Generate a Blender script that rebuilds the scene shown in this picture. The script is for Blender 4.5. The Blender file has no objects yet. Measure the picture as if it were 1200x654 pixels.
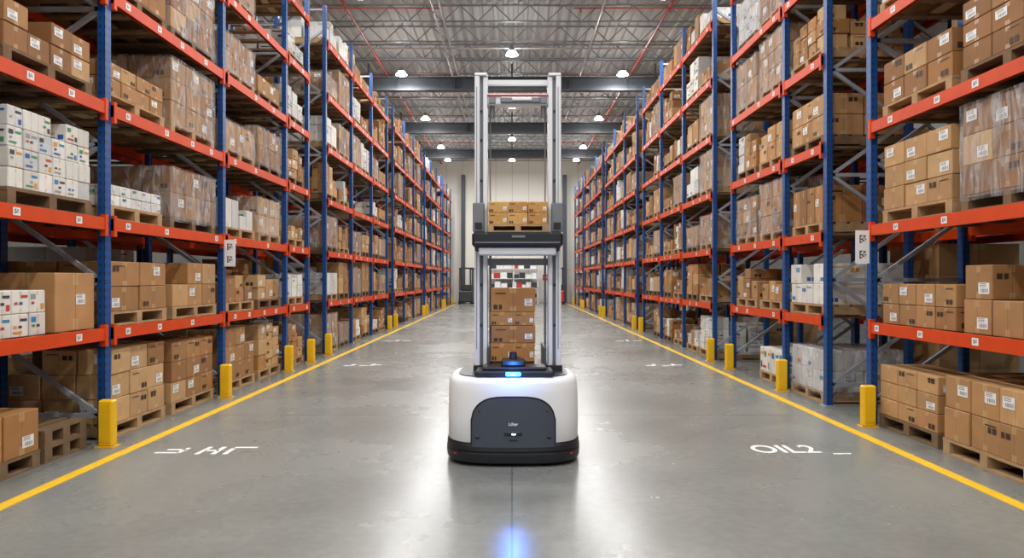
import bpy, math, random
from mathutils import Vector, Matrix
R = random.Random(11)
S = bpy.context.scene
COL = S.collection

# ---------------------------------------------------------------- materials
def srgb(r, g, b):
    f = lambda c: (c/255/12.92) if c/255 <= .04045 else ((c/255+.055)/1.055)**2.4
    return (f(r), f(g), f(b))
MATS = {}
def newmat(name):
    m = bpy.data.materials.new(name); m.use_nodes = True
    nt = m.node_tree; b = nt.nodes['Principled BSDF']
    MATS[name] = m
    return m, nt, b
def N(nt, t, **kw):
    n = nt.nodes.new(t)
    for k, v in kw.items(): setattr(n, k, v)
    return n
def math_(nt, op, a, b=None, c=None):
    n = N(nt, 'ShaderNodeMath', operation=op)
    for i, v in enumerate((a, b, c)):
        if v is None: continue
        if isinstance(v, (int, float)): n.inputs[i].default_value = v
        else: nt.links.new(v, n.inputs[i])
    return n.outputs[0]
def mix(nt, fac, a, b):
    n = N(nt, 'ShaderNodeMix', data_type='RGBA')
    for s, v in ((n.inputs[0], fac), (n.inputs[6], a), (n.inputs[7], b)):
        if isinstance(v, (int, float)): s.default_value = v
        elif isinstance(v, tuple): s.default_value = (*v, 1)[:4]
        else: nt.links.new(v, s)
    return n.outputs[2]
def simple(name, col, rough=.5, metal=0, noise=.12, scale=6, emit=None, es=0, bump=0):
    m, nt, b = newmat(name)
    b.inputs['Roughness'].default_value = rough
    b.inputs['Metallic'].default_value = metal
    if noise:
        tc = N(nt, 'ShaderNodeTexCoord')
        nz = N(nt, 'ShaderNodeTexNoise'); nz.inputs['Scale'].default_value = scale
        nz.inputs['Detail'].default_value = 4
        nt.links.new(tc.outputs['Object'], nz.inputs['Vector'])
        o = mix(nt, nz.outputs[0], tuple(c*(1-noise*1.5) for c in col), tuple(min(1, c*(1+noise*1.5)) for c in col))
        nt.links.new(o, b.inputs['Base Color'])
        if bump:
            bp = N(nt, 'ShaderNodeBump'); bp.inputs['Strength'].default_value = bump
            nt.links.new(nz.outputs[0], bp.inputs['Height']); nt.links.new(bp.outputs[0], b.inputs['Normal'])
    else:
        b.inputs['Base Color'].default_value = (*col, 1)
    if emit:
        b.inputs['Emission Color'].default_value = (*emit, 1)
        b.inputs['Emission Strength'].default_value = es
    return m

# cardboard: per-box colour attribute, tape strip, top seam by UV
m, nt, b = newmat('cardboard')
at = N(nt, 'ShaderNodeAttribute', attribute_name='Col')
uv = N(nt, 'ShaderNodeUVMap'); sp = N(nt, 'ShaderNodeSeparateXYZ'); nt.links.new(uv.outputs[0], sp.inputs[0])
u, v = sp.outputs[0], sp.outputs[1]
du = math_(nt, 'ABSOLUTE', math_(nt, 'SUBTRACT', u, .5))
tape = math_(nt, 'MULTIPLY', math_(nt, 'LESS_THAN', du, .075),
             math_(nt, 'GREATER_THAN', math_(nt, 'ABSOLUTE', math_(nt, 'SUBTRACT', v, .5)), .3))
nz = N(nt, 'ShaderNodeTexNoise'); nz.inputs['Scale'].default_value = 5; nz.inputs['Detail'].default_value = 5
tc = N(nt, 'ShaderNodeTexCoord'); nt.links.new(tc.outputs['Object'], nz.inputs['Vector'])
dark = N(nt, 'ShaderNodeMix', data_type='RGBA', blend_type='MULTIPLY'); dark.inputs[0].default_value = 1
nt.links.new(at.outputs['Color'], dark.inputs[6])
nt.links.new(mix(nt, nz.outputs[0], (.70, .70, .70), (1.18, 1.15, 1.08)), dark.inputs[7])
seam = math_(nt, 'LESS_THAN', du, .006)
c1 = mix(nt, math_(nt, 'MULTIPLY', tape, .45), dark.outputs[2], srgb(200, 168, 118))
c2 = mix(nt, math_(nt, 'MULTIPLY', seam, .55), c1, srgb(70, 48, 28))
nt.links.new(c2, b.inputs['Base Color'])
nt.links.new(math_(nt, 'SUBTRACT', .78, math_(nt, 'MULTIPLY', tape, .4)), b.inputs['Roughness'])

m, nt, b = newmat('box_label')
uv = N(nt, 'ShaderNodeUVMap'); sp = N(nt, 'ShaderNodeSeparateXYZ'); nt.links.new(uv.outputs[0], sp.inputs[0])
u, v = sp.outputs[0], sp.outputs[1]
wn = N(nt, 'ShaderNodeTexNoise'); wn.noise_dimensions = '1D'; wn.inputs['Scale'].default_value = 16
nt.links.new(u, wn.inputs['W'])
bars = math_(nt, 'GREATER_THAN', wn.outputs[0], .5)
inb = math_(nt, 'MULTIPLY', math_(nt, 'LESS_THAN', math_(nt, 'ABSOLUTE', math_(nt, 'SUBTRACT', v, .3)), .17),
            math_(nt, 'LESS_THAN', math_(nt, 'ABSOLUTE', math_(nt, 'SUBTRACT', u, .5)), .38))
txt = math_(nt, 'MULTIPLY', math_(nt, 'GREATER_THAN', v, .6), math_(nt, 'LESS_THAN', math_(nt, 'FRACT', math_(nt, 'MULTIPLY', v, 8)), .4))
txt = math_(nt, 'MULTIPLY', txt, math_(nt, 'LESS_THAN', math_(nt, 'ABSOLUTE', math_(nt, 'SUBTRACT', u, .4)), .3))
f = math_(nt, 'MAXIMUM', math_(nt, 'MULTIPLY', bars, inb), txt)
nt.links.new(mix(nt, f, (.8, .8, .78), (.06, .06, .06)), b.inputs['Base Color'])
b.inputs['Roughness'].default_value = .5

m, nt, b = newmat('box_print')
at = N(nt, 'ShaderNodeAttribute', attribute_name='Col'); nt.links.new(at.outputs['Color'], b.inputs['Base Color'])
b.inputs['Roughness'].default_value = .6

m, nt, b = newmat('code_sign')
uv = N(nt, 'ShaderNodeUVMap'); mp = N(nt, 'ShaderNodeVectorMath', operation='MULTIPLY')
mp.inputs[1].default_value = (9, 9, 1); nt.links.new(uv.outputs[0], mp.inputs[0])
fl = N(nt, 'ShaderNodeVectorMath', operation='FLOOR'); nt.links.new(mp.outputs[0], fl.inputs[0])
wn = N(nt, 'ShaderNodeTexWhiteNoise'); nt.links.new(fl.outputs[0], wn.inputs[0])
sp = N(nt, 'ShaderNodeSeparateXYZ'); nt.links.new(uv.outputs[0], sp.inputs[0])
iu = math_(nt, 'LESS_THAN', math_(nt, 'ABSOLUTE', math_(nt, 'SUBTRACT', sp.outputs[0], .5)), .3)
iv = math_(nt, 'LESS_THAN', math_(nt, 'ABSOLUTE', math_(nt, 'SUBTRACT', sp.outputs[1], .5)), .3)
f = math_(nt, 'MULTIPLY', math_(nt, 'MULTIPLY', iu, iv), math_(nt, 'GREATER_THAN', wn.outputs[0], .55))
nt.links.new(mix(nt, f, (.8, .8, .78), (.08, .08, .08)), b.inputs['Base Color'])

m, nt, b = newmat('upright_blue')
uv = N(nt, 'ShaderNodeUVMap'); sp = N(nt, 'ShaderNodeSeparateXYZ'); nt.links.new(uv.outputs[0], sp.inputs[0])
fv = math_(nt, 'LESS_THAN', math_(nt, 'ABSOLUTE', math_(nt, 'SUBTRACT', math_(nt, 'FRACT', math_(nt, 'DIVIDE', sp.outputs[1], .075)), .5)), .24)
fu = math_(nt, 'LESS_THAN', math_(nt, 'ABSOLUTE', math_(nt, 'SUBTRACT', math_(nt, 'ABSOLUTE', math_(nt, 'SUBTRACT', sp.outputs[0], .045)), .022)), .0065)
tc = N(nt, 'ShaderNodeTexCoord'); nz = N(nt, 'ShaderNodeTexNoise'); nz.inputs['Scale'].default_value = 3
nt.links.new(tc.outputs['Object'], nz.inputs['Vector'])
base = mix(nt, nz.outputs[0], srgb(4, 52, 112), srgb(14, 84, 156))
nt.links.new(mix(nt, math_(nt, 'MULTIPLY', fu, fv), base, (.01, .015, .03)), b.inputs['Base Color'])
b.inputs['Roughness'].default_value = .45

m, nt, b = newmat('stretch_film')
b.inputs['Base Color'].default_value = (.78, .80, .82, 1); b.inputs['Roughness'].default_value = .14
tc = N(nt, 'ShaderNodeTexCoord'); mp = N(nt, 'ShaderNodeMapping'); mp.inputs['Scale'].default_value = (5, 5, 1.2)
mp.inputs['Rotation'].default_value = (.5, .3, .2)
nt.links.new(tc.outputs['Object'], mp.inputs[0])
nz = N(nt, 'ShaderNodeTexNoise'); nz.inputs['Scale'].default_value = 2.2; nz.inputs['Detail'].default_value = 6; nz.inputs['Distortion'].default_value = 1.5
nt.links.new(mp.outputs[0], nz.inputs['Vector'])
bp = N(nt, 'ShaderNodeBump'); bp.inputs['Strength'].default_value = 1; bp.inputs['Distance'].default_value = .08
nt.links.new(nz.outputs[0], bp.inputs['Height']); nt.links.new(bp.outputs[0], b.inputs['Normal'])
tr = N(nt, 'ShaderNodeBsdfTransparent'); ms = N(nt, 'ShaderNodeMixShader')
mr = N(nt, 'ShaderNodeMapRange'); mr.inputs[1].default_value = .42; mr.inputs[2].default_value = .68; mr.inputs[3].default_value = .07; mr.inputs[4].default_value = .48
nt.links.new(nz.outputs[0], mr.inputs[0]); nt.links.new(mr.outputs[0], ms.inputs[0])
nt.links.new(tr.outputs[0], ms.inputs[1]); nt.links.new(b.outputs[0], ms.inputs[2])
nt.links.new(ms.outputs[0], nt.nodes['Material Output'].inputs[0])

# floor
m, nt, b = newmat('polished_concrete')
tc = N(nt, 'ShaderNodeTexCoord')
n1 = N(nt, 'ShaderNodeTexNoise'); n1.inputs['Scale'].default_value = .45; n1.inputs['Detail'].default_value = 6; n1.inputs['Roughness'].default_value = .6
n2 = N(nt, 'ShaderNodeTexNoise'); n2.inputs['Scale'].default_value = 14; n2.inputs['Detail'].default_value = 6
for n in (n1, n2): nt.links.new(tc.outputs['Object'], n.inputs['Vector'])
sp = N(nt, 'ShaderNodeSeparateXYZ'); nt.links.new(tc.outputs['Object'], sp.inputs[0])
mr = N(nt, 'ShaderNodeMapRange'); mr.inputs[1].default_value = .2; mr.inputs[2].default_value = .8
nt.links.new(n1.outputs[0], mr.inputs[0])
c = mix(nt, mr.outputs[0], srgb(106, 108, 103), srgb(136, 138, 133))
mr2 = N(nt, 'ShaderNodeMapRange'); mr2.inputs[1].default_value = .35; mr2.inputs[2].default_value = .65; mr2.inputs[4].default_value = .3
nt.links.new(n2.outputs[0], mr2.inputs[0])
c = mix(nt, mr2.outputs[0], c, srgb(98, 98, 93))
jx = math_(nt, 'LESS_THAN', math_(nt, 'ABSOLUTE', math_(nt, 'SUBTRACT', math_(nt, 'FRACT', math_(nt, 'ADD', math_(nt, 'DIVIDE', sp.outputs[0], 6.0), .5)), .5)), .0009)
jy = math_(nt, 'LESS_THAN', math_(nt, 'FRACT', math_(nt, 'DIVIDE', math_(nt, 'SUBTRACT', sp.outputs[1], 1.7), 6.0)), .003)
c = mix(nt, math_(nt, 'MULTIPLY', math_(nt, 'MAXIMUM', jx, jy), .6), c, srgb(52, 50, 46))
nt.links.new(c, b.inputs['Base Color'])
mr3 = N(nt, 'ShaderNodeMapRange'); mr3.inputs[1].default_value = .2; mr3.inputs[2].default_value = .8; mr3.inputs[3].default_value = .2; mr3.inputs[4].default_value = .34
nt.links.new(n1.outputs[0], mr3.inputs[0]); nt.links.new(mr3.outputs[0], b.inputs['Roughness'])
b.inputs['Specular IOR Level'].default_value = .42
bp = N(nt, 'ShaderNodeBump'); bp.inputs['Strength'].default_value = .05
nt.links.new(n2.outputs[0], bp.inputs['Height']); nt.links.new(bp.outputs[0], b.inputs['Normal'])

simple('beam_orange', srgb(208, 66, 6), .5, noise=.12)
MATS['beam_orange'].node_tree.nodes['Principled BSDF'].inputs['Specular IOR Level'].default_value = .3
simple('brace_steel', srgb(158, 163, 170), .45, .15)
simple('timber', srgb(172, 140, 100), .8, noise=.3, scale=9)
simple('timber_dark', srgb(118, 94, 66), .85, noise=.3, scale=9)
simple('yellow_guard', srgb(232, 182, 20), .4, noise=.08)
simple('yellow_paint', srgb(222, 178, 34), .45, noise=.14, scale=12)
simple('white_paint', srgb(218, 218, 214), .5, noise=.15, scale=20)
simple('ceiling_deck', srgb(176, 180, 182), .6, noise=.1, scale=1)
simple('joist_steel', srgb(122, 128, 133), .5, .1)
simple('girder_steel', srgb(66, 72, 78), .5, .1)
simple('sprinkler_red', srgb(150, 36, 26), .4)
simple('conduit', srgb(175, 175, 175), .35, .4)
simple('wall_side', srgb(150, 150, 146), .8)
simple('lamp_housing', srgb(120, 120, 122), .5)
simple('lamp_glow', (1, 1, 1), .5, noise=0, emit=(1, .985, .96), es=30)
simple('robot_white', srgb(232, 234, 236), .25, noise=.015)
simple('robot_grey', srgb(66, 73, 84), .38, noise=.04)
simple('robot_black', srgb(30, 32, 37), .35, noise=.05)
simple('robot_seam', srgb(14, 14, 16), .6, noise=0)
simple('aluminium', srgb(216, 219, 222), .4, .08, noise=.04)
simple('aluminium_dark', srgb(118, 122, 126), .4, .2, noise=.05)
simple('blue_glow', (.02, .1, 1), .3, noise=0, emit=(.015, .14, 1), es=16)
simple('white_glow', (1, 1, 1), .3, noise=0, emit=(.45, .7, 1), es=14)
simple('red_plastic', srgb(190, 40, 34), .4, noise=.05)
simple('machine_dark', srgb(46, 48, 52), .5)
simple('door_grey', srgb(186, 187, 184), .6, noise=.05)
m, nt, b = newmat('wall_panel')
tc = N(nt, 'ShaderNodeTexCoord'); sp = N(nt, 'ShaderNodeSeparateXYZ'); nt.links.new(tc.outputs['Object'], sp.inputs[0])
sx = math_(nt, 'LESS_THAN', math_(nt, 'FRACT', math_(nt, 'DIVIDE', sp.outputs[0], 1.05)), .035)
nt.links.new(mix(nt, math_(nt, 'MULTIPLY', sx, .45), srgb(226, 223, 213), srgb(130, 128, 122)), b.inputs['Base Color'])
b.inputs['Roughness'].default_value = .7

# ---------------------------------------------------------------- mesh builder
class MB:
    def __init__(s): s.v=[]; s.f=[]; s.m=[]; s.uv=[]; s.c=[]; s.slots=[]
    def slot(s, n):
        if n not in s.slots: s.slots.append(n)
        return s.slots.index(n)
    def face(s, pts, mat, col=(1,1,1), uv=None):
        i = len(s.v); n = len(pts); s.v.extend([tuple(p) for p in pts]); s.f.append(tuple(range(i, i+n)))
        s.m.append(s.slot(mat)); s.c.append((col, n))
        s.uv.extend(uv if uv else ([(0,0),(1,0),(1,1),(0,1)] if n == 4 else [(.2,.5)]*n))
    def box(s, x0,x1,y0,y1,z0,z1, mat, col=(1,1,1), rot=0, cham=0, metric=False):
        if x0 > x1: x0, x1 = x1, x0
        if y0 > y1: y0, y1 = y1, y0
        cx, cy = (x0+x1)/2, (y0+y1)/2; cr, sr = math.cos(rot), math.sin(rot)
        def T(p):
            if not rot: return p
            a, b_ = p[0]-cx, p[1]-cy
            return (cx+a*cr-b_*sr, cy+a*sr+b_*cr, p[2])
        c = cham
        X=(x0,x1); Y=(y0,y1); Z=(z0,z1)
        sg = lambda k: 1 if k == 0 else -1
        def P(i,j,k,ax):
            p = [X[i], Y[j], Z[k]]
            if c:
                idx = (i,j,k)
                for a in range(3):
                    if a != ax: p[a] += sg(idx[a])*c
            return T(tuple(p))
        F = [([(0,1,0),(0,0,0),(0,0,1),(0,1,1)],0),([(1,0,0),(1,1,0),(1,1,1),(1,0,1)],0),
             ([(0,0,0),(1,0,0),(1,0,1),(0,0,1)],1),([(1,1,0),(0,1,0),(0,1,1),(1,1,1)],1),
             ([(0,1,0),(1,1,0),(1,0,0),(0,0,0)],2),([(0,0,1),(1,0,1),(1,1,1),(0,1,1)],2)]
        for q, ax in F:
            u_ = None
            if metric:
                w = (y1-y0) if ax == 0 else (x1-x0); h = (z1-z0) if ax != 2 else 0
                u_ = [(0,0),(w,0),(w,h),(0,h)]
            elif ax == 2: u_ = [(0,.5),(1,.5),(1,.5),(0,.5)] if mat != 'cardboard' else [(0,.0),(1,.0),(1,.15),(0,.15)]
            s.face([P(*t, ax) for t in q], mat, col, u_)
        if c:
            for j in (0,1):
                for k in (0,1):
                    s.face([P(0,j,k,1),P(1,j,k,1),P(1,j,k,2),P(0,j,k,2)], mat, col, [(.2,.5)]*4)
                    s.face([P(j,0,k,0),P(j,1,k,0),P(j,1,k,2),P(j,0,k,2)], mat, col, [(.2,.5)]*4)
                    s.face([P(j,k,0,0),P(j,k,1,0),P(j,k,1,1),P(j,k,0,1)], mat, col, [(.2,.5)]*4)
            for i in (0,1):
                for j in (0,1):
                    for k in (0,1): s.face([P(i,j,k,0),P(i,j,k,1),P(i,j,k,2)], mat, col)
    def bar(s, p, q, w, mat, t=None):
        p, q = Vector(p), Vector(q); d = (q-p).normalized(); t = t or w
        up = Vector((0,0,1)) if abs(d.z) < .95 else Vector((0,1,0))
        a = d.cross(up).normalized()*w/2; b_ = d.cross(a).normalized()*t/2
        A = [p+a+b_, p+a-b_, p-a-b_, p-a+b_]; B = [x+(q-p) for x in A]
        for i in range(4): s.face([A[i],A[(i+1)%4],B[(i+1)%4],B[i]], mat)
        s.face(A[::-1], mat); s.face(B, mat)
    def tube(s, p, q, r, mat, n=10, r2=None):
        p, q = Vector(p), Vector(q); d = (q-p).normalized(); r2 = r if r2 is None else r2
        up = Vector((0,0,1)) if abs(d.z) < .95 else Vector((0,1,0))
        a = d.cross(up).normalized(); b_ = d.cross(a).normalized()
        A = [p+(a*math.cos(t)+b_*math.sin(t))*r for t in [2*math.pi*i/n for i in range(n)]]
        B = [q+(a*math.cos(t)+b_*math.sin(t))*r2 for t in [2*math.pi*i/n for i in range(n)]]
        for i in range(n): s.face([A[i],A[(i+1)%n],B[(i+1)%n],B[i]], mat)
        s.face(A[::-1], mat); s.face(B, mat)
    def build(s, name, parent=None, smooth=False):
        me = bpy.data.meshes.new(name); me.from_pydata(s.v, [], s.f)
        for n in s.slots: me.materials.append(MATS[n])
        me.polygons.foreach_set('material_index', s.m)
        ul = me.uv_layers.new(name='UVMap'); ul.data.foreach_set('uv', [c for p in s.uv for c in p])
        ca = me.color_attributes.new('Col', 'FLOAT_COLOR', 'CORNER')
        fl = []
        for c, n in s.c: fl.extend((*c, 1)*n)
        ca.data.foreach_set('color', fl)
        me.update()
        o = bpy.data.objects.new(name, me); COL.objects.link(o)
        if parent: o.parent = parent
        return o
def empty(name, loc=(0,0,0)):
    e = bpy.data.objects.new(name, None); e.location = loc; e.empty_display_size = .2; COL.objects.link(e); return e

# ---------------------------------------------------------------- stock
CARD = [srgb(*c) for c in ((182,136,88),(164,120,74),(190,148,100),(154,110,68),(172,130,84),(196,158,112),(144,102,62),(172,122,70))]
WHITE = [srgb(222,222,220), srgb(208,210,212), srgb(228,226,220)]
INK = [srgb(*c) for c in ((40,90,170),(190,64,54),(220,146,40),(70,140,96),(60,60,70),(40,130,180),(60,60,70),(150,150,155))]
DARKINK = srgb(58, 40, 26)

def pallet(mb, x0, x1, y0, y1, z, mat='timber'):
    L = x1-x0; W = y1-y0
    for k in range(3):
        yc = y0+.05+k*(W-.1)/2
        mb.box(x0, x1, yc-.045, yc+.045, z+.018, z+.112, mat)
    for k in range(3):
        xc = x0+.055+k*(L-.11)/2
        mb.box(xc-.055, xc+.055, y0, y1, z, z+.018, mat)
    for k in range(6):
        xc = x0+.06+k*(L-.12)/5
        mb.box(xc-.06, xc+.06, y0, y1, z+.112, z+.135, mat)
    return z+.135

def decals(mb, s, x0, x1, y0, y1, z0, z1, style, p=.5):
    fx = (x0 if s > 0 else x1) - s*.003
    h = z1-z0
    def q(face, a0, a1, b0, b1, mat, col=(1,1,1)):
        if face == 0:
            pts = [(fx,a1,b0),(fx,a0,b0),(fx,a0,b1),(fx,a1,b1)] if s > 0 else [(fx,a0,b0),(fx,a1,b0),(fx,a1,b1),(fx,a0,b1)]
        else:
            yy = y0-.003; pts = [(a0,yy,b0),(a1,yy,b0),(a1,yy,b1),(a0,yy,b1)]
        mb.face(pts, mat, col)
    for face, A0, A1 in ((0, y0, y1), (1, x0, x1)):
        w = A1-A0
        if R.random() > p: continue
        if style == 'print':
            for (ua, ub, va, vb) in R.sample([(.08,.38,.62,.86),(.5,.9,.7,.82),(.1,.6,.14,.24),(.7,.9,.12,.4),(.12,.3,.38,.5),(.4,.6,.38,.5)], R.randint(3, 4)):
                q(face, A0+w*ua, A0+w*ub, z0+h*va, z0+h*vb, 'box_print', R.choice(INK))
        elif R.random() < .5:
            lw, lh = min(.13, w*.42), min(.09, h*.42)
            a = A0+w*R.choice((.1, .5)); b_ = z0+h*R.choice((.15, .45))
            q(face, a, a+lw, b_, b_+lh, 'box_label')
        else:
            ic = DARKINK if style != 'white' else R.choice(INK)
            a = A0+w*R.choice((.1,.15,.62)); b_ = z0+h*R.choice((.12,.6))
            k = min(.05, w*.14)
            q(face, a, a+k, b_, b_+k, 'box_print', ic)
            q(face, a+k*1.3, a+k*2.1, b_, b_+k, 'box_print', ic)
            if R.random() < .5: q(face, A0+w*.12, A0+w*.5, z0+h*.82, z0+h*.86, 'box_print', ic)

def load(mb, s, yc, w, z, h, style='brown', film=False, near=False, n=None, pmat=None, depth=.98, front=3.75, with_pallet=True, ragged=.25):
    xa, xb = sorted((s*front, s*(front+depth)))
    if with_pallet: zt = pallet(mb, xa, xb, yc-w/2, yc+w/2, z, pmat or R.choice(('timber','timber','timber_dark')))
    else: zt = z
    mixed = n is None and not film and R.random() < .75
    nx, ny, nz = n or (R.choice((2,2,3)), R.choice((2,3,3,4)), 0)
    if not nz: nz = max(1, round(h/R.uniform(.2,.34)))
    bx, by = depth/nx, (w-.03)/ny
    pal = WHITE if style in ('white','print') else CARD
    basec = R.choice(pal)
    top = zt
    for i in range(nx):
        for j in range(ny):
            nzc, hc = nz, h
            st = style
            if mixed:
                hc = h*R.choice((1,1,.9,.75,.6,.85,.5)); nzc = max(1, round(hc/R.uniform(.13,.34)))
                if style == 'brown' and R.random() < .09: st = R.choice(('white','print'))
            p_ = WHITE if st != 'brown' else pal
            colc = R.choice(p_)
            bz = hc/nzc
            for k in range(nzc):
                outer = i in (0, nx-1) or j in (0, ny-1) or k == nzc-1
                if not outer: continue
                if k == nzc-1 and nzc > 1 and not film and not mixed and R.random() < ragged: continue
                cc = (colc if mixed else basec) if R.random() < .7 else R.choice(p_)
                g = R.uniform(.84, 1.1); cc = tuple(min(.9, c*g) for c in cc)
                jx, jy = R.uniform(-.006,.006), R.uniform(-.005,.005)
                sh = R.uniform(0,.045) if mixed else 0
                x0 = xa+i*bx+.006+jx+sh*.5; x1 = xa+(i+1)*bx-.006+jx-sh*.5
                y0 = yc-w/2+.015+j*by+.005+jy+sh; y1 = yc-w/2+.015+(j+1)*by-.005+jy
                z0 = zt+k*bz; z1 = z0+bz-.003
                rot = R.uniform(-.02,.02) if near else 0
                mb.box(x0,x1,y0,y1,z0,z1,'cardboard',cc,rot=rot*.5,cham=.006 if near else 0)
                fr = (i == 0 and s > 0) or (i == nx-1 and s < 0)
                if fr or j == 0: decals(mb, s, x0-.0, x1, y0, y1, z0+.006, z1-.006, st, .8 if near else .45)
                top = max(top, z1)
    if film:
        x0, x1, y0, y1 = xa-.012, xb+.012, yc-w/2-.002, yc+w/2+.002
        zb, zt2 = zt-.05, top+.012
        nn = 5
        def ring(zz, off):
            pts = []
            for a in range(nn): pts.append((x0+(x1-x0)*a/nn, y0+R.uniform(-.006,.01)*off, zz))
            for a in range(nn): pts.append((x1+R.uniform(-.01,.006)*off, y0+(y1-y0)*a/nn, zz))
            for a in range(nn): pts.append((x1-(x1-x0)*a/nn, y1+R.uniform(-.01,.006)*off, zz))
            for a in range(nn): pts.append((x0+R.uniform(-.006,.01)*off, y1-(y1-y0)*a/nn, zz))
            return pts
        rs = [ring(zb+(zt2-zb)*k/4, 1) for k in range(5)]
        for k in range(4):
            for a in range(4*nn):
                b_ = (a+1)%(4*nn); mb.face([rs[k][a], rs[k][b_], rs[k+1][b_], rs[k+1][a]], 'stretch_film')
        mb.face([(x0,y0,zt2),(x1,y0,zt2),(x1,y1,zt2),(x0,y1,zt2)], 'stretch_film')

# ---------------------------------------------------------------- racks
LV = [1.0, 2.0, 3.05, 4.1, 5.15, 6.2]
XF, XR, HT = 3.70, 4.72, 6.95
def rack(s, ys, xf=XF, xr=XR, name='pallet_rack', detail=True):
    root = empty(name, (s*(xf+xr)/2, (ys[0]+ys[-1])/2, 0))
    up, bm, br = MB(), MB(), MB()
    for y in ys:
        for x in (xf+.035, xr-.035):
            up.box(s*x-.035, s*x+.035, y-.045, y+.045, .012, HT, 'upright_blue', metric=True)
            up.box(s*x-.07, s*x+.07, y-.08, y+.08, 0, .012, 'brace_steel')
        z = .25; side = 0; a, c = s*(xf+.07), s*(xr-.07)
        while z < HT-.5:
            nz = min(z+.62, HT-.1)
            br.bar((a if side == 0 else c, y, z), (c if side == 0 else a, y, nz), .035, 'brace_steel', .04)
            if side == 0: br.bar((a, y, z), (c, y, z), .035, 'brace_steel', .04)
            z = nz; side ^= 1
        br.bar((a, y, HT-.08), (c, y, HT-.08), .035, 'brace_steel', .035)
    for y0, y1 in zip(ys[:-1], ys[1:]):
        for z in LV:
            for x in (xf-.005, xr+.005):
                bm.box(s*x-.02, s*x+.02, y0+.046, y1-.046, z-.055, z+.055, 'beam_orange')
                inn = s*x + (.03 if (x == xf-.005) == (s > 0) else -.03)
                bm.box(min(inn, s*x), max(inn, s*x), y0+.05, y1-.05, z-.055, z+.03, 'beam_orange')
                if detail:
                    for yy, d in ((y0, .046), (y1, -.046)):
                        bm.box(s*x-.026, s*x+.026, yy+d, yy+d*2.0, z-.11, z+.085, 'beam_orange')
            nb = max(2, round((y1-y0)/.4))
            for k in range(nb):
                yy = y0+(y1-y0)*(k+.5)/nb
                bm.box(s*(xf+.03), s*(xr-.03), yy-.05, yy+.05, z+.028, z+.054, 'timber_dark')
            if detail:
                k = y0+.25
                while k < y1-.2:
                    x = s*(xf-.027)
                    pts = [(x,k+.08,z-.028),(x,k,z-.028),(x,k,z+.032),(x,k+.08,z+.032)]
                    if s < 0: pts = [(x,k,z-.028),(x,k+.08,z-.028),(x,k+.08,z+.032),(x,k,z+.032)]
                    if R.random() < .75: bm.face(pts, 'code_sign')
                    k += R.choice((.5,.6,.75))
    inv = Matrix.Translation(-root.location)
    for mb_, nm in ((up,'uprights'),(bm,'beams'),(br,'cross_braces')):
        o = mb_.build(nm, root); o.matrix_parent_inverse = inv
    return root

L1 = [-1.4, 1.2, 3.8, 6.41, 9.0, 11.5, 12.75]
def far_runs(y):
    out = []
    while y < 41:
        n = 3
        r = [y+2.3*i for i in range(n+1) if y+2.3*i < 43.6]
        if len(r) > 1: out.append(r)
        y = r[-1]+1.05
    return out
LRUNS = [L1]+far_runs(13.95)
R1 = [-3.14, -.54, 2.06, 4.66, 7.26]
R2 = [8.27, 9.54, 11.8]
RRUNS = [R1, R2]+far_runs(12.9)
SIDES = ((-1, LRUNS), (1, RRUNS))
for s, runs in SIDES:
    for r in runs: rack(s, r)
for s in (-1, 1):
    rack(s, [-1.4+2.7*i for i in range(17)], 4.95, 5.95, detail=False)

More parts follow.
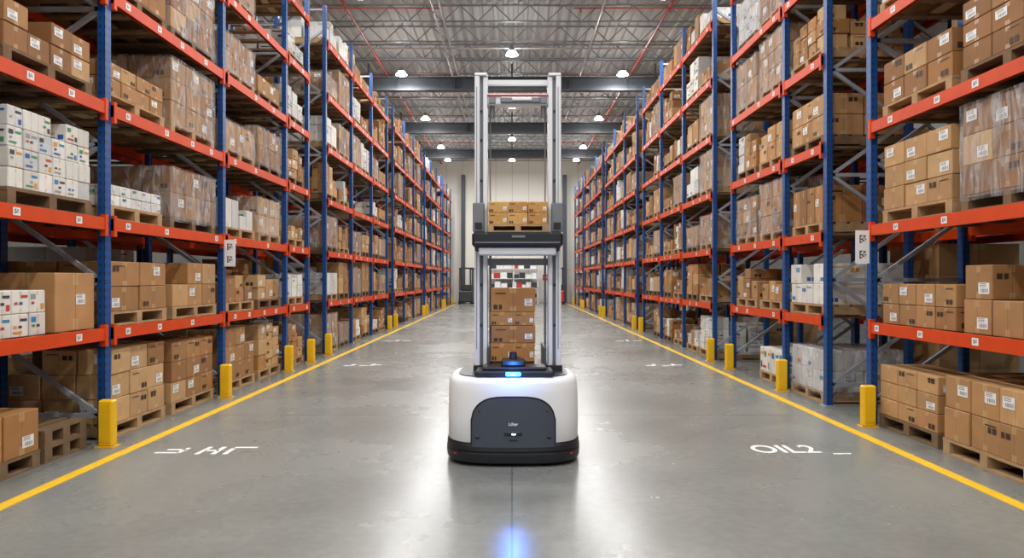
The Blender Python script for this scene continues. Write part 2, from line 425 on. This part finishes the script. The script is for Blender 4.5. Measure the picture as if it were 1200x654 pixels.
SP = {
 (-1,3.8,0): [dict(yc=4.25,w=.85,h=.5), dict(yc=5.2,w=.82,h=.34,n=(3,2,1),front=3.78,ragged=0), 'empty'],
 (-1,3.8,1): [dict(yc=4.45,w=1.1,h=.4,style='white'), dict(yc=5.35,w=.62,h=.36,style='print',n=(4,3,2),with_pallet=False,ragged=0), dict(yc=6.03,w=.58,h=.5,n=(2,1,1),with_pallet=False,ragged=0)],
 (-1,3.8,2): [dict(yc=4.45,w=1.1,h=.6,style='print',film=True), dict(yc=5.72,w=1.05,h=.62,style='print',n=(4,6,4),ragged=.05)],
 (-1,3.8,3): [dict(yc=4.45,w=1.1,h=.5), dict(yc=5.7,w=1.1,h=.36,n=(2,4,2),ragged=.4)],
 (-1,6.41,0): [dict(yc=7.05,w=1.05,h=.7,n=(3,3,3)), dict(yc=8.25,w=1.1,h=.66,n=(3,3,3),ragged=.1)],
 (-1,6.41,1): [dict(yc=7.05,w=1.1,h=.48,n=(2,2,2)), dict(yc=8.3,w=1.15,h=.5,n=(3,3,2))],
 (-1,6.41,2): [dict(yc=7.0,w=1.0,h=.2,style='white',n=(4,5,2),ragged=.1), dict(yc=8.25,w=1.15,h=.55,n=(3,3,2),film=True)],
 (-1,6.41,3): [dict(yc=7.0,w=1.1,h=.3,n=(2,4,2)), dict(yc=8.25,w=1.12,h=.72,n=(2,3,3),film=True)],
 (-1,6.41,4): [dict(yc=7.05,w=1.1,h=.5), dict(yc=8.25,w=1.12,h=.7,film=True)],
 (1,4.66,0): [dict(yc=5.52,w=1.05,h=.54,n=(3,3,2),front=3.72,ragged=0), dict(yc=6.66,w=1.0,h=.5,n=(2,3,3),ragged=.2)],
 (1,4.66,1): [dict(yc=5.3,w=1.05,h=.56,n=(3,3,2),ragged=.1,with_pallet=False), dict(yc=6.5,w=1.2,h=.4,n=(3,4,2),with_pallet=False,ragged=.3)],
 (1,4.66,2): [dict(yc=5.3,w=1.1,h=.74,n=(3,3,3),film=True), dict(yc=6.52,w=1.12,h=.64,n=(3,3,3),ragged=.1)],
 (1,4.66,3): [dict(yc=5.3,w=1.1,h=.55,n=(2,3,3)), dict(yc=6.52,w=1.12,h=.42,n=(2,3,2))],
 (1,8.27,0): [dict(yc=8.9,w=1.0,h=.5,style='white',n=(2,3,2),film=True)],
 (1,8.27,3): [dict(yc=8.9,w=1.0,h=.5,n=(2,3,2))],
 (1,8.27,1): [dict(yc=8.9,w=1.05,h=.5,style='white',n=(2,3,2))],
 (1,9.54,2): [dict(yc=10.1,w=.95,h=.72,style='brown',film=True), dict(yc=11.2,w=.95,h=.6,style='brown',film=True)],
 (1,9.54,4): [dict(yc=10.1,w=.95,h=.74,style='brown',film=True), dict(yc=11.2,w=.95,h=.7,film=True)],
}
def rnd_style(): return R.choices(('brown','white','print'), (.86,.08,.06))[0]
for s, runs in SIDES:
    for run in runs:
        far = MB()
        for y0, y1 in zip(run[:-1], run[1:]):
            near = 3 < y0 < 12.8
            for li, z in enumerate([0.0]+[q+.055 for q in LV]):
                spec = SP.get((s, y0, li))
                if spec is None:
                    spec = []
                    nb = 2 if y1-y0 > 2 else 1
                    for k in range(nb):
                        if R.random() < .07: continue
                        ww = min(1.16, (y1-y0-.2)/nb-.06)
                        hh = R.uniform(.36, .74) if li < 6 else R.uniform(.25,.62)
                        if R.random() < .1: hh *= .5
                        st = rnd_style()
                        spec.append(dict(yc=y0+.08+(y1-y0-.16)*(k+.5)/nb, w=ww*R.uniform(.86,1), h=hh, style=st, film=R.random() < (.3 if li > 1 else .1)))
                for d in spec:
                    mb = MB() if near else far
                    if d == 'empty':
                        zz = 0
                        for q in range(2): zz = pallet(mb, -4.76, -3.78, 5.66, 6.22, zz, 'timber_dark')
                        mb.build('wooden_pallet_stack'); continue
                    load(mb, s, d['yc'], d['w'], z, d['h'], **{k: v for k, v in d.items() if k not in ('yc','w','h')}, near=near)
                    if near: mb.build('pallet_of_boxes')
        if far.v: far.build('palletized_box_stock')
    bk = MB()
    ys = [-1.4+2.7*i for i in range(17)]
    for y0 in ys[:-1]:
        for li, z in enumerate([0.0]+[q+.055 for q in LV]):
            for k in range(2):
                if R.random() < .42: continue
                load(bk, s, y0+.7+1.3*k, 1.1, z, R.uniform(.4,.75), n=(1,R.choice((2,3)),R.choice((1,2,2,3))), front=4.98, depth=.95, style=rnd_style())
    bk.build('palletized_box_stock')

# ---------------------------------------------------------------- column guards
g = MB()
g.box(-.066,.066,-.05,.04,0.01,.42,'yellow_guard',cham=.014)
g.box(-.085,.085,-.07,.05,0,.012,'yellow_guard')
g.box(-.05,.05,-.056,-.049,.05,.38,'yellow_guard')
for a in (-.075,.075): g.tube((a,-.055,.01),(a,-.055,.025),.008,'brace_steel',6)
gm = g.build('column_guard')
first = True
for s, lst in ((-1,[3.8,6.41,9.0,11.5,12.75]+[r[0] for r in LRUNS[1:]]+[r[-1] for r in LRUNS[1:]]), (1,[4.66,7.26,9.54,11.8]+[r[0] for r in RRUNS[2:]]+[r[-1] for r in RRUNS[2:]])):
    for y in lst:
        o = gm if first else bpy.data.objects.new('column_guard', gm.data)
        if not first: COL.objects.link(o)
        first = False
        o.location = (s*3.62, y-.14, 0)

for s, y in ((1,7.19),(-1,8.93)):
    mb = MB(); x = s*3.60
    mb.box(x-.07,x+.07,y-.006,y+.004,1.66,2.0,'robot_white')
    for k in (0,1):
        z0 = 1.68+.16*k
        mb.face([(x-.06,y-.008,z0),(x+.06,y-.008,z0),(x+.06,y-.008,z0+.14),(x-.06,y-.008,z0+.14)],'code_sign')
    mb.box(min(x,s*3.71),max(x,s*3.71), y+.004,y+.02,1.92,1.94,'brace_steel')
    mb.build('rack_sign')

# ---------------------------------------------------------------- shell
mb = MB(); mb.box(-13,13,-8,46,-.2,0,'polished_concrete'); mb.build('floor')
YB = 44.6; HC = 9.5
mb = MB(); mb.box(-13,13,YB,YB+.2,0,HC+.2,'wall_panel'); mb.build('wall_back')
mb = MB(); mb.box(-13.2,-13,-8,YB+.2,0,HC+.2,'wall_side'); mb.build('wall_left')
mb = MB(); mb.box(13,13.2,-8,YB+.2,0,HC+.2,'wall_side'); mb.build('wall_right')
mb = MB()
x = -13
while x < 13:
    pr = [(x,HC),(x+.12,HC),(x+.16,HC-.075),(x+.26,HC-.075),(x+.30,HC)]
    for a, c in zip(pr[:-1], pr[1:]):
        mb.face([(a[0],-8,a[1]),(a[0],YB,a[1]),(c[0],YB,c[1]),(c[0],-8,c[1])],'ceiling_deck')
    x += .30
mb.box(-13,13,-8,YB,HC+.02,HC+.1,'ceiling_deck')
mb.build('ceiling')
jm = MB()
y = -7
while y < YB:
    for zz in (HC-.09, HC-.55): jm.box(-13,13,y-.035,y+.035,zz-.03,zz+.0,'joist_steel')
    x = -13; up = 1
    while x < 12.9:
        jm.bar((x,y,HC-.57 if up else HC-.1),(x+.5,y,HC-.1 if up else HC-.57),.025,'joist_steel'); x += .5; up ^= 1
    y += 1.7
jm.build('roof_joists')
for y in (-1.2, 11.6, 24.4, 31.5, 38.0):
    mb = MB()
    mb.box(-13,13,y-.15,y+.15,8.48,8.52,'girder_steel'); mb.box(-13,13,y-.15,y+.15,8.05,8.09,'girder_steel')
    mb.box(-13,13,y-.012,y+.012,8.08,8.49,'girder_steel')
    for k in range(-6,7): mb.box(k*2-.01,k*2+.01,y-.14,y+.14,8.09,8.48,'girder_steel')
    for xx in (-10,-5,0,5,10): mb.box(xx-.03,xx+.03,y-.03,y+.03,8.52,HC-.5,'girder_steel')
    mb.build('roof_girder')
mb = MB()
for xx in (-4.5, 4.25):
    mb.tube((xx,-7.9,8.85),(xx,YB-.05,8.85),.04,'sprinkler_red')
    y = -6
    while y < YB-1:
        mb.tube((xx-2.6,y,8.78),(xx+2.6,y,8.78),.018,'sprinkler_red',6)
        for d in (-2.4,0,2.4): mb.tube((xx+d,y,8.66),(xx+d,y,8.78),.015,'sprinkler_red',6)
        y += 6.2
for xx, zz in ((-2.1,8.7),(-1.9,8.7),(2.4,8.7),(6.5,8.6),(-6.8,8.6)): mb.tube((xx,-7.9,zz),(xx,YB-.05,zz),.025,'conduit',8)
for yy in (22,28.3,35): mb.tube((-9,yy,8.75),(9,yy,8.75),.025,'conduit',8)
mb.build('ceiling_pipes')

# ---------------------------------------------------------------- lamps
lm = MB()
lm.tube((0,0,.12),(0,0,.17),.11,'lamp_housing',20,.09); lm.tube((0,0,.17),(0,0,.30),.08,'lamp_housing',14,.06)
lm.tube((0,0,0),(0,0,.12),.19,'lamp_glow',20,.10); lm.tube((0,0,.30),(0,0,.62),.008,'conduit',6)
lobj = lm.build('high_bay_lamp'); lmesh = lobj.data; bpy.data.objects.remove(lobj)
for yy in (-4.7, 1.8, 8.3, 14.8, 21.3, 27.8, 34.3, 40.3):
    for xx in (-8.5, -3.7, 0, 3.7, 8.5):
        if yy > 40 and abs(xx) > 8: continue
        o = bpy.data.objects.new('high_bay_lamp', lmesh); COL.objects.link(o); o.location = (xx, yy+(2.1 if abs(xx) == 3.7 and yy < 40 else 0), 8.32)
        ld = bpy.data.lights.new('lamp_light', 'AREA'); ld.shape = 'DISK'; ld.size = .38
        ld.energy = (110 if yy > 40 else 165) if abs(xx) < 8 else 60
        ld.color = (1, .99, .98)
        lo = bpy.data.objects.new('lamp_light', ld); COL.objects.link(lo); lo.parent = o; lo.location = (0,0,-.03)
        if abs(xx) < 8:
            pd = bpy.data.lights.new('ceiling_fill_light', 'POINT'); pd.energy = 42; pd.shadow_soft_size = .12; pd.color = (1,.99,.98)  # extra point light added below the lamp to brighten the ceiling
            pq = bpy.data.objects.new('ceiling_fill_light', pd); COL.objects.link(pq); pq.parent = o; pq.location = (0,0,-.2)

# ---------------------------------------------------------------- floor markings
mb = MB()
for s in (-1,1): mb.box(s*3.36-.05,s*3.36+.05,-6,43.5,0,.004,'yellow_paint')
mb.build('yellow_lane_line')
def text(body, loc, size, sx=1, name='floor_marking', mat='white_paint', rot=(0,0,0), ext=.0015, parent=None):
    cu = bpy.data.curves.new(name, 'FONT'); cu.body = body; cu.size = size; cu.extrude = ext; cu.align_x = 'CENTER'; cu.offset = size*.015
    o = bpy.data.objects.new(name, cu); COL.objects.link(o); o.location = loc; o.scale = (sx,1,1); o.rotation_euler = rot
    cu.materials.append(MATS[mat])
    if parent: o.parent = parent
    return o
def strokes(cx, cy, segs, w=.04):
    mb = MB()
    for (x0,y0,x1,y1) in segs: mb.bar((cx+x0,cy+y0,.002),(cx+x1,cy+y1,.002), w, 'white_paint', .003)
    mb.build('floor_marking')
strokes(-2.72, 5.98, [(-.36,.05,-.16,.05),(-.16,.05,-.14,.22),(-.30,.16,-.14,.16),(.02,.0,.04,.26),(.04,.13,.16,.13),(.16,.0,.16,.26),(.26,.0,.26,.20),(.26,.24,.46,.24)])
text('OIL2 _', (2.50,6.03,.003), .38, .74)
for s in (-1,1):
    strokes(s*2.62, 12.1, [(-.3,0,-.16,0),(-.16,0,-.14,.2),(-.02,0,.12,.02),(.18,.0,.2,.25),(.2,.1,.34,.1)], .06)
    strokes(s*2.80, 16.9, [(-.3,0,-.1,0),(.0,0,.02,.3),(.14,.1,.34,.1)], .07)

# ---------------------------------------------------------------- robot
RX, RY = 0.01, 6.03
bot = empty('autonomous_stacker_robot', (RX, RY, 0))
A_, B_, NE = .545, .46, 3.4
def plan(t, a, b_, n=NE):
    c, s_ = math.cos(t), math.sin(t)
    return (a*math.copysign(abs(c)**(2/n), c), b_*math.copysign(abs(s_)**(2/n), s_))
def loft(prof, name, mats, ns=72, cap=True):
    vs, fs = [], []
    for (z, k) in prof:
        for i in range(ns):
            x, y = plan(2*math.pi*i/ns, A_+k, B_+k); vs.append((x,y,z))
    for j in range(len(prof)-1):
        for i in range(ns):
            fs.append((j*ns+i, j*ns+(i+1)%ns, (j+1)*ns+(i+1)%ns, (j+1)*ns+i))
    if cap:
        fs.append(tuple(range(ns))[::-1]); n0 = (len(prof)-1)*ns
        fs.append(tuple(range(n0, n0+ns)))
    me = bpy.data.meshes.new(name); me.from_pydata(vs, [], fs); me.materials.append(MATS[mats])
    for p in me.polygons: p.use_smooth = len(p.vertices) == 4
    o = bpy.data.objects.new(name, me); COL.objects.link(o); o.parent = bot
    md = o.modifiers.new('e','EDGE_SPLIT'); md.split_angle = .7
    return o
loft([(.0,-.06),(.02,-.03),(.03,.0),(.05,.012),(.105,.014),(.112,.004),(.118,.004),(.128,.012),(.17,.008),(.18,0)], 'bumper_skirt', 'robot_black')
loft([(.18,-.02),(.195,-.02)], 'shadow_gap', 'robot_seam')
loft([(.188,-.004),(.195,0),(.40,.0),(.58,-.002),(.655,-.008),(.682,-.018),(.698,-.034),(.704,-.055)], 'body_shell', 'robot_white')
loft([(.70,-.085),(.712,-.085)], 'deck_plate', 'robot_black')
def fy(x, k=0):
    return -(B_+k)*(max(0, 1-(abs(x)/(A_+k))**NE))**(1/NE)
def panel(top, zb, x0, x1, k, mat, name, n=40, hb=None):
    mb = MB()
    xs = [x0+(x1-x0)*i/n for i in range(n+1)]
    for a, c in zip(xs[:-1], xs[1:]):
        za, zc = top(a), top(c)
        pa, pc = fy(a)-k, fy(c)-k
        mb.face([(a,pa,zb),(c,pc,zb),(c,pc,zc),(a,pa,za)], mat)
        mb.face([(a,pa,za),(c,pc,zc),(c,pc+k+.02,zc),(a,pa+k+.02,za)], mat)
        mb.face([(c,pc,zb),(a,pa,zb),(a,pa+k+.02,zb),(c,pc+k+.02,zb)], mat)
    for a in (x0,x1): mb.face([(a,fy(a)-k,zb),(a,fy(a)-k,top(a)),(a,fy(a)+.02,top(a)),(a,fy(a)+.02,zb)], mat)
    return mb.build(name, bot)
def arch(hw, zt, zs):
    return lambda x: zs+(zt-zs)*(max(0,1-(abs(x)/hw)**3.6))**(1/1.9)
panel(arch(.342,.565,.36), .155, -.3415, .3415, .006, 'robot_seam', 'panel_recess')
panel(arch(.330,.553,.36), .16, -.3295, .3295, .016, 'robot_grey', 'front_panel')
mb = MB()
yf = fy(0)-.018
mb.box(-.07,.07,yf-.004,yf+.002,.255,.285,'robot_black',cham=.003)
mb.box(-.012,.02,yf-.007,yf,.264,.271,'white_glow')
mb.box(-.035,.035,yf-.002,yf+.002,.215,.222,'robot_seam')
for sx in (-1,1):
    x = sx*.285; mb.box(x-.018,x+.018,fy(x)-.02,fy(x)-.01,.225,.25,'robot_black',cham=.003)
    x = sx*.27; mb.box(x-.006,x+.006,fy(x)-.02,fy(x)-.01,.44,.452,'robot_black')
    x = sx*.45; mb.box(x-.03,x+.03,fy(x)-.014,fy(x),.09,.10,'red_plastic')
mb.build('front_details', bot)
text('Lifter', (0,yf-.001,.335), .035, 1, 'panel_text', 'robot_white', (math.pi/2,0,0), .001, bot)
mb = MB()
mb.box(-.31,.33,-.40,-.12,.706,.758,'robot_black',cham=.015)
mb.box(-.25,.27,-.38,-.14,.758,.788,'robot_black',cham=.012)
mb.box(-.062,.062,-.418,-.39,.718,.750,'blue_glow',cham=.008)
mb.box(-.022,.022,-.422,-.41,.728,.742,'white_glow',cham=.004)
mb.box(-.10,.10,-.36,-.2,.788,.845,'robot_black',cham=.014)
mb.tube((0,-.28,.845),(0,-.28,.90),.035,'robot_black',16,.03)
mb.build('sensor_head', bot)
mb = MB(); MX = .04; ZM = 3.25
for sx in (-1,1):
    o_, i_ = MX+sx*.372, MX+sx*.262
    a, c = sorted((o_, i_))
    m1 = o_-sx*.045; m2 = i_+sx*.036
    mb.box(min(o_,m1),max(o_,m1),-.02,.16,.70,ZM,'aluminium',cham=.005)
    mb.box(min(m1,m2),max(m1,m2),.03,.14,.70,ZM-.03,'aluminium_dark')
    mb.box(min(m2,i_),max(m2,i_),-.01,.15,.70,ZM-.01,'aluminium',cham=.004)
    mb.box(min(o_,m1)+.016,min(o_,m1)+.022,-.024,-.018,.9,ZM-.1,'aluminium_dark')
    mb.box(a-.01,c+.01,-.03,.17,.70,.76,'robot_black',cham=.006)
    mb.box(a,c,-.025,.165,ZM-.005,ZM+.02,'aluminium',cham=.006)
    for zz in (1.1,1.45,2.35,2.7,2.95): mb.tube(((a+c)/2,.02,zz),((a+c)/2,.04,zz),.012,'robot_black',8)
mb.box(MX-.262,MX+.262,.0,.12,3.00,3.10,'aluminium',cham=.008)
mb.box(MX-.262,MX+.262,-.01,.0,3.075,3.088,'red_plastic')
mb.box(MX-.15,MX+.19,-.03,.02,3.015,3.065,'aluminium_dark',cham=.008)
mb.box(MX-.05,MX+.12,-.04,-.02,3.03,3.055,'aluminium',cham=.004)
for a in (-.22,.22): mb.box(MX+a-.03,MX+a+.03,-.02,.02,3.01,3.065,'aluminium_dark',cham=.004); mb.tube((MX+a,.05,3.0),(MX+a,.05,2.90),.02,'aluminium_dark',10)
mb.box(MX-.262,MX+.262,.05,.10,3.19,3.23,'aluminium')
mb.box(MX-.262,MX+.262,.10,.14,1.62,1.68,'aluminium_dark')
mb.build('mast_rails', bot)
mb = MB()
for sx in (-1,1):
    x = MX+sx*.24; mb.tube((x,.11,.72),(x,.11,1.72),.010,'aluminium_dark',10)
    mb.tube((x,.10,1.9),(x,.10,3.03),.006,'aluminium_dark',8)
mb.build('lift_cylinders', bot)
mb = MB()
mb.box(MX-.385,MX+.375,-.20,-.03,1.765,1.895,'robot_black',cham=.022)
mb.box(MX-.36,MX+.35,-.205,-.19,1.80,1.81,'aluminium_dark')
mb.box(MX-.05,MX+.06,-.206,-.19,1.845,1.865,'aluminium_dark')
mb.box(MX-.33,MX+.32,-.17,.0,1.70,1.765,'aluminium',cham=.008)
mb.box(MX-.36,MX+.35,-.16,-.03,1.735,1.77,'robot_black',cham=.006)
for sx in (-1,1):
    x = MX+sx*.335; mb.box(x-.05,x+.05,-.07,-.025,1.9,2.15,'aluminium_dark',cham=.008)
    mb.box(x-.03,x+.03,-.09,-.07,1.93,1.98,'robot_black')
    mb.box(MX+sx*.2-.05,MX+sx*.2+.05,-.03,.5,1.865,1.893,'robot_black')
    mb.box(MX+sx*.14-.035,MX+sx*.14+.035,-.10,.5,1.87,1.893,'robot_black')
mb.build('lift_carriage', bot)
mb = MB()
mb.box(MX-.255,MX+.255,-.14,.42,1.895,1.908,'timber')
for k in range(3):
    xx = MX+(-.23+.23*k); mb.box(xx-.025,xx+.025,-.14,.42,1.908,1.945,'timber')
for k in range(5):
    yy = -.14+k*.115; mb.box(MX-.26,MX+.26,yy,yy+.10,1.945,1.96,'timber')
mb.build('lifted_pallet', bot)
def crate(mb, x0,x1,y0,y1,z0,z1, col, ink=True):
    mb.box(x0,x1,y0,y1,z0,z1,'cardboard',col,cham=.005)
    w, h = x1-x0, z1-z0; yy = y0-.002
    q = lambda a,b_,c,d,m,cl=(1,1,1): mb.face([(x0+a*w,yy,z0+c*h),(x0+b_*w,yy,z0+c*h),(x0+b_*w,yy,z0+d*h),(x0+a*w,yy,z0+d*h)],m,cl)
    if ink:
        q(.06,.15,.1,.3,'box_print',DARKINK); q(.18,.25,.1,.3,'box_print',DARKINK)
        q(.76,.93,.25,.55,'box_label'); q(.1,.34,.75,.80,'box_print',DARKINK)
mb = MB()
cs = [srgb(196,150,84), srgb(206,162,96), srgb(186,138,78)]
for k in range(3):
    x0 = MX-.25+k*.168
    crate(mb, x0, x0+.164, -.12, .12, 1.96, 2.06, cs[k]); crate(mb, x0, x0+.164, -.12, .12, 2.061, 2.155, cs[(k+1)%3])
    crate(mb, x0, x0+.164, .13, .38, 1.96, 2.06, cs[k]); crate(mb, x0, x0+.164, .13, .38, 2.061, 2.15, cs[k])
mb.build('lifted_boxes', bot)
mb = MB()
mb.box(-.20,.24,-.02,.44,.712,.765,'robot_black',cham=.01)
mb.box(-.225,-.195,-.05,.44,.712,.92,'robot_grey',cham=.006); mb.box(.255,.285,-.05,.44,.712,.92,'robot_grey',cham=.006)
mb.box(-.185,.185,.0,.42,.765,.79,'timber')
mb.build('load_deck', bot)
mb = MB(); z = .79; X0, X1 = -.195, .185
for h, dx, c in ((.16,0,CARD[7]),(.15,.006,CARD[3]),(.12,-.002,CARD[1]),(.205,.004,CARD[7])):
    if h in (.16,.12): 
        xm = X0+.2; crate(mb, X0+dx, xm, -.03,.36,z,z+h-.002,c); crate(mb, xm+.003, X1+dx,-.03,.36,z,z+h-.002,c)
    else: crate(mb, X0+dx, X1+dx, -.03, .36, z, z+h-.002, c)
    z += h
mb.build('deck_boxes', bot)
pl = bpy.data.lights.new('beacon_light','POINT'); pl.energy = 3; pl.color = (.05,.25,1); pl.shadow_soft_size = .03
po = bpy.data.objects.new('beacon_light', pl); COL.objects.link(po); po.parent = bot; po.location = (0,-.52,.80)
sl = bpy.data.lights.new('blue_safety_spot','SPOT'); sl.energy = 16; sl.color = (.08,.24,1); sl.spot_size = math.radians(13); sl.spot_blend = 1; sl.shadow_soft_size = .03
so = bpy.data.objects.new('blue_safety_spot', sl); COL.objects.link(so); so.parent = bot; so.location = (0,-.45,.74)
so.rotation_euler = (math.radians(66),0,math.pi)

# ---------------------------------------------------------------- far end
def rolldoor(cx, w, h, name):
    mb = MB(); y = YB-.01
    for k in range(int(h/.25)): mb.box(cx-w/2,cx+w/2,y-.05,y-.005,k*.25+.01,k*.25+.245,'door_grey',cham=.012)
    mb.box(cx-w/2-.12,cx-w/2,y-.1,y,0,h+.15,'machine_dark'); mb.box(cx+w/2,cx+w/2+.12,y-.1,y,0,h+.15,'machine_dark')
    mb.box(cx-w/2-.12,cx+w/2+.12,y-.1,y,h,h+.2,'machine_dark'); mb.build(name)
rolldoor(-8.0,3,3.2,'door_1'); rolldoor(8.0,3,3.2,'door_2')
Y2 = YB-.01
mb = MB(); mb.box(-2.6,-1.75,Y2-.06,Y2,0,2.1,'door_grey',cham=.01); mb.box(-2.68,-2.6,Y2-.08,Y2,0,2.18,'machine_dark'); mb.box(-1.75,-1.67,Y2-.08,Y2,0,2.18,'machine_dark'); mb.box(-2.68,-1.67,Y2-.08,Y2,2.1,2.18,'machine_dark')
mb.tube((-1.85,Y2-.1,1.0),(-1.85,Y2-.06,1.0),.03,'aluminium'); mb.build('door_3')
for cx in (-3.1, 3.35):
    mb = MB(); mb.box(cx-.12,cx+.12,YB-.35,YB-.31,0,8.1,'girder_steel'); mb.box(cx-.12,cx+.12,YB-.11,YB-.07,0,8.1,'girder_steel'); mb.box(cx-.01,cx+.01,YB-.31,YB-.11,0,8.1,'girder_steel')
    mb.box(cx-.2,cx+.2,YB-.4,YB-.02,0,.03,'girder_steel'); mb.build('steel_column')
mb = MB()
for x in (-1.4,.1,1.6):
    for y in (43.2,43.9): mb.box(x-.03,x+.03,y-.03,y+.03,0,2.6,'aluminium')
for z in (.3,.9,1.5,2.1,2.55):
    mb.box(-1.43,1.63,43.17,43.93,z,z+.04,'aluminium')
    x = -1.32
    while x < 1.4 and z < 2.5:
        w = R.uniform(.2,.42); h = R.uniform(.2,.42)
        mb.box(x,x+w-.03,43.25,43.8,z+.04,z+.04+h,R.choice(('red_plastic','robot_white','machine_dark','robot_white','wall_panel','robot_white')),CARD[0],cham=.01); x += w
mb.build('storage_shelving')
for cx, c in ((-2.75,'machine_dark'),(2.7,'red_plastic')):
    mb = MB(); y = 41.5
    mb.box(cx-.4,cx+.4,y,y+1.0,.12,.8,c,cham=.06); mb.box(cx-.35,cx+.35,y+.5,y+1.1,.8,1.15,'machine_dark',cham=.05)
    for a in (-.38,.38):
        mb.box(cx+a-.03,cx+a+.03,y+1.1,y+1.18,.1,2.2,'machine_dark'); mb.box(cx+a*.6-.05,cx+a*.6+.05,y+1.15,y+2.0,.04,.08,'machine_dark')
        mb.tube((cx+a-.05,y+.2,.14),(cx+a+.05,y+.2,.14),.14,'machine_dark',14); mb.tube((cx+a-.05,y+.85,.14),(cx+a+.05,y+.85,.14),.14,'machine_dark',14)
        mb.bar((cx+a,y+.1,.8),(cx+a,y+.2,2.1),.05,'machine_dark')
    mb.box(cx-.42,cx+.42,y+.15,y+1.15,2.1,2.16,'machine_dark'); mb.box(cx-.38,cx+.38,y+1.1,y+1.15,2.1,2.2,'machine_dark')
    mb.build('forklift_truck')
for x,z,c in ((-.9,3.6,'red_plastic'),(1.9,3.2,'machine_dark'),(2.2,1.6,'red_plastic'),(.3,3.3,'red_plastic')):
    mb = MB(); mb.box(x-.25,x+.25,Y2-.04,Y2-.002,z-.18,z+.18,c,cham=.01); mb.box(x-.2,x+.2,Y2-.05,Y2-.04,z-.04,z+.04,'robot_white'); mb.build('wall_sign')

# ---------------------------------------------------------------- world & camera
w = bpy.data.worlds.new('World'); S.world = w; w.use_nodes = True
w.node_tree.nodes['Background'].inputs[0].default_value = (.93,.965,1,1); w.node_tree.nodes['Background'].inputs[1].default_value = .5
cam = bpy.data.cameras.new('Camera'); co = bpy.data.objects.new('Camera', cam); COL.objects.link(co)
cam.sensor_width = 36; cam.lens = 820/1200*36; cam.clip_end = 200; cam.clip_start = .05
co.location = (0,0,1.5); co.rotation_euler = (math.pi/2,0,0)
S.camera = co
S.view_settings.view_transform = 'Standard'; S.view_settings.look = 'None'; S.view_settings.exposure = .25
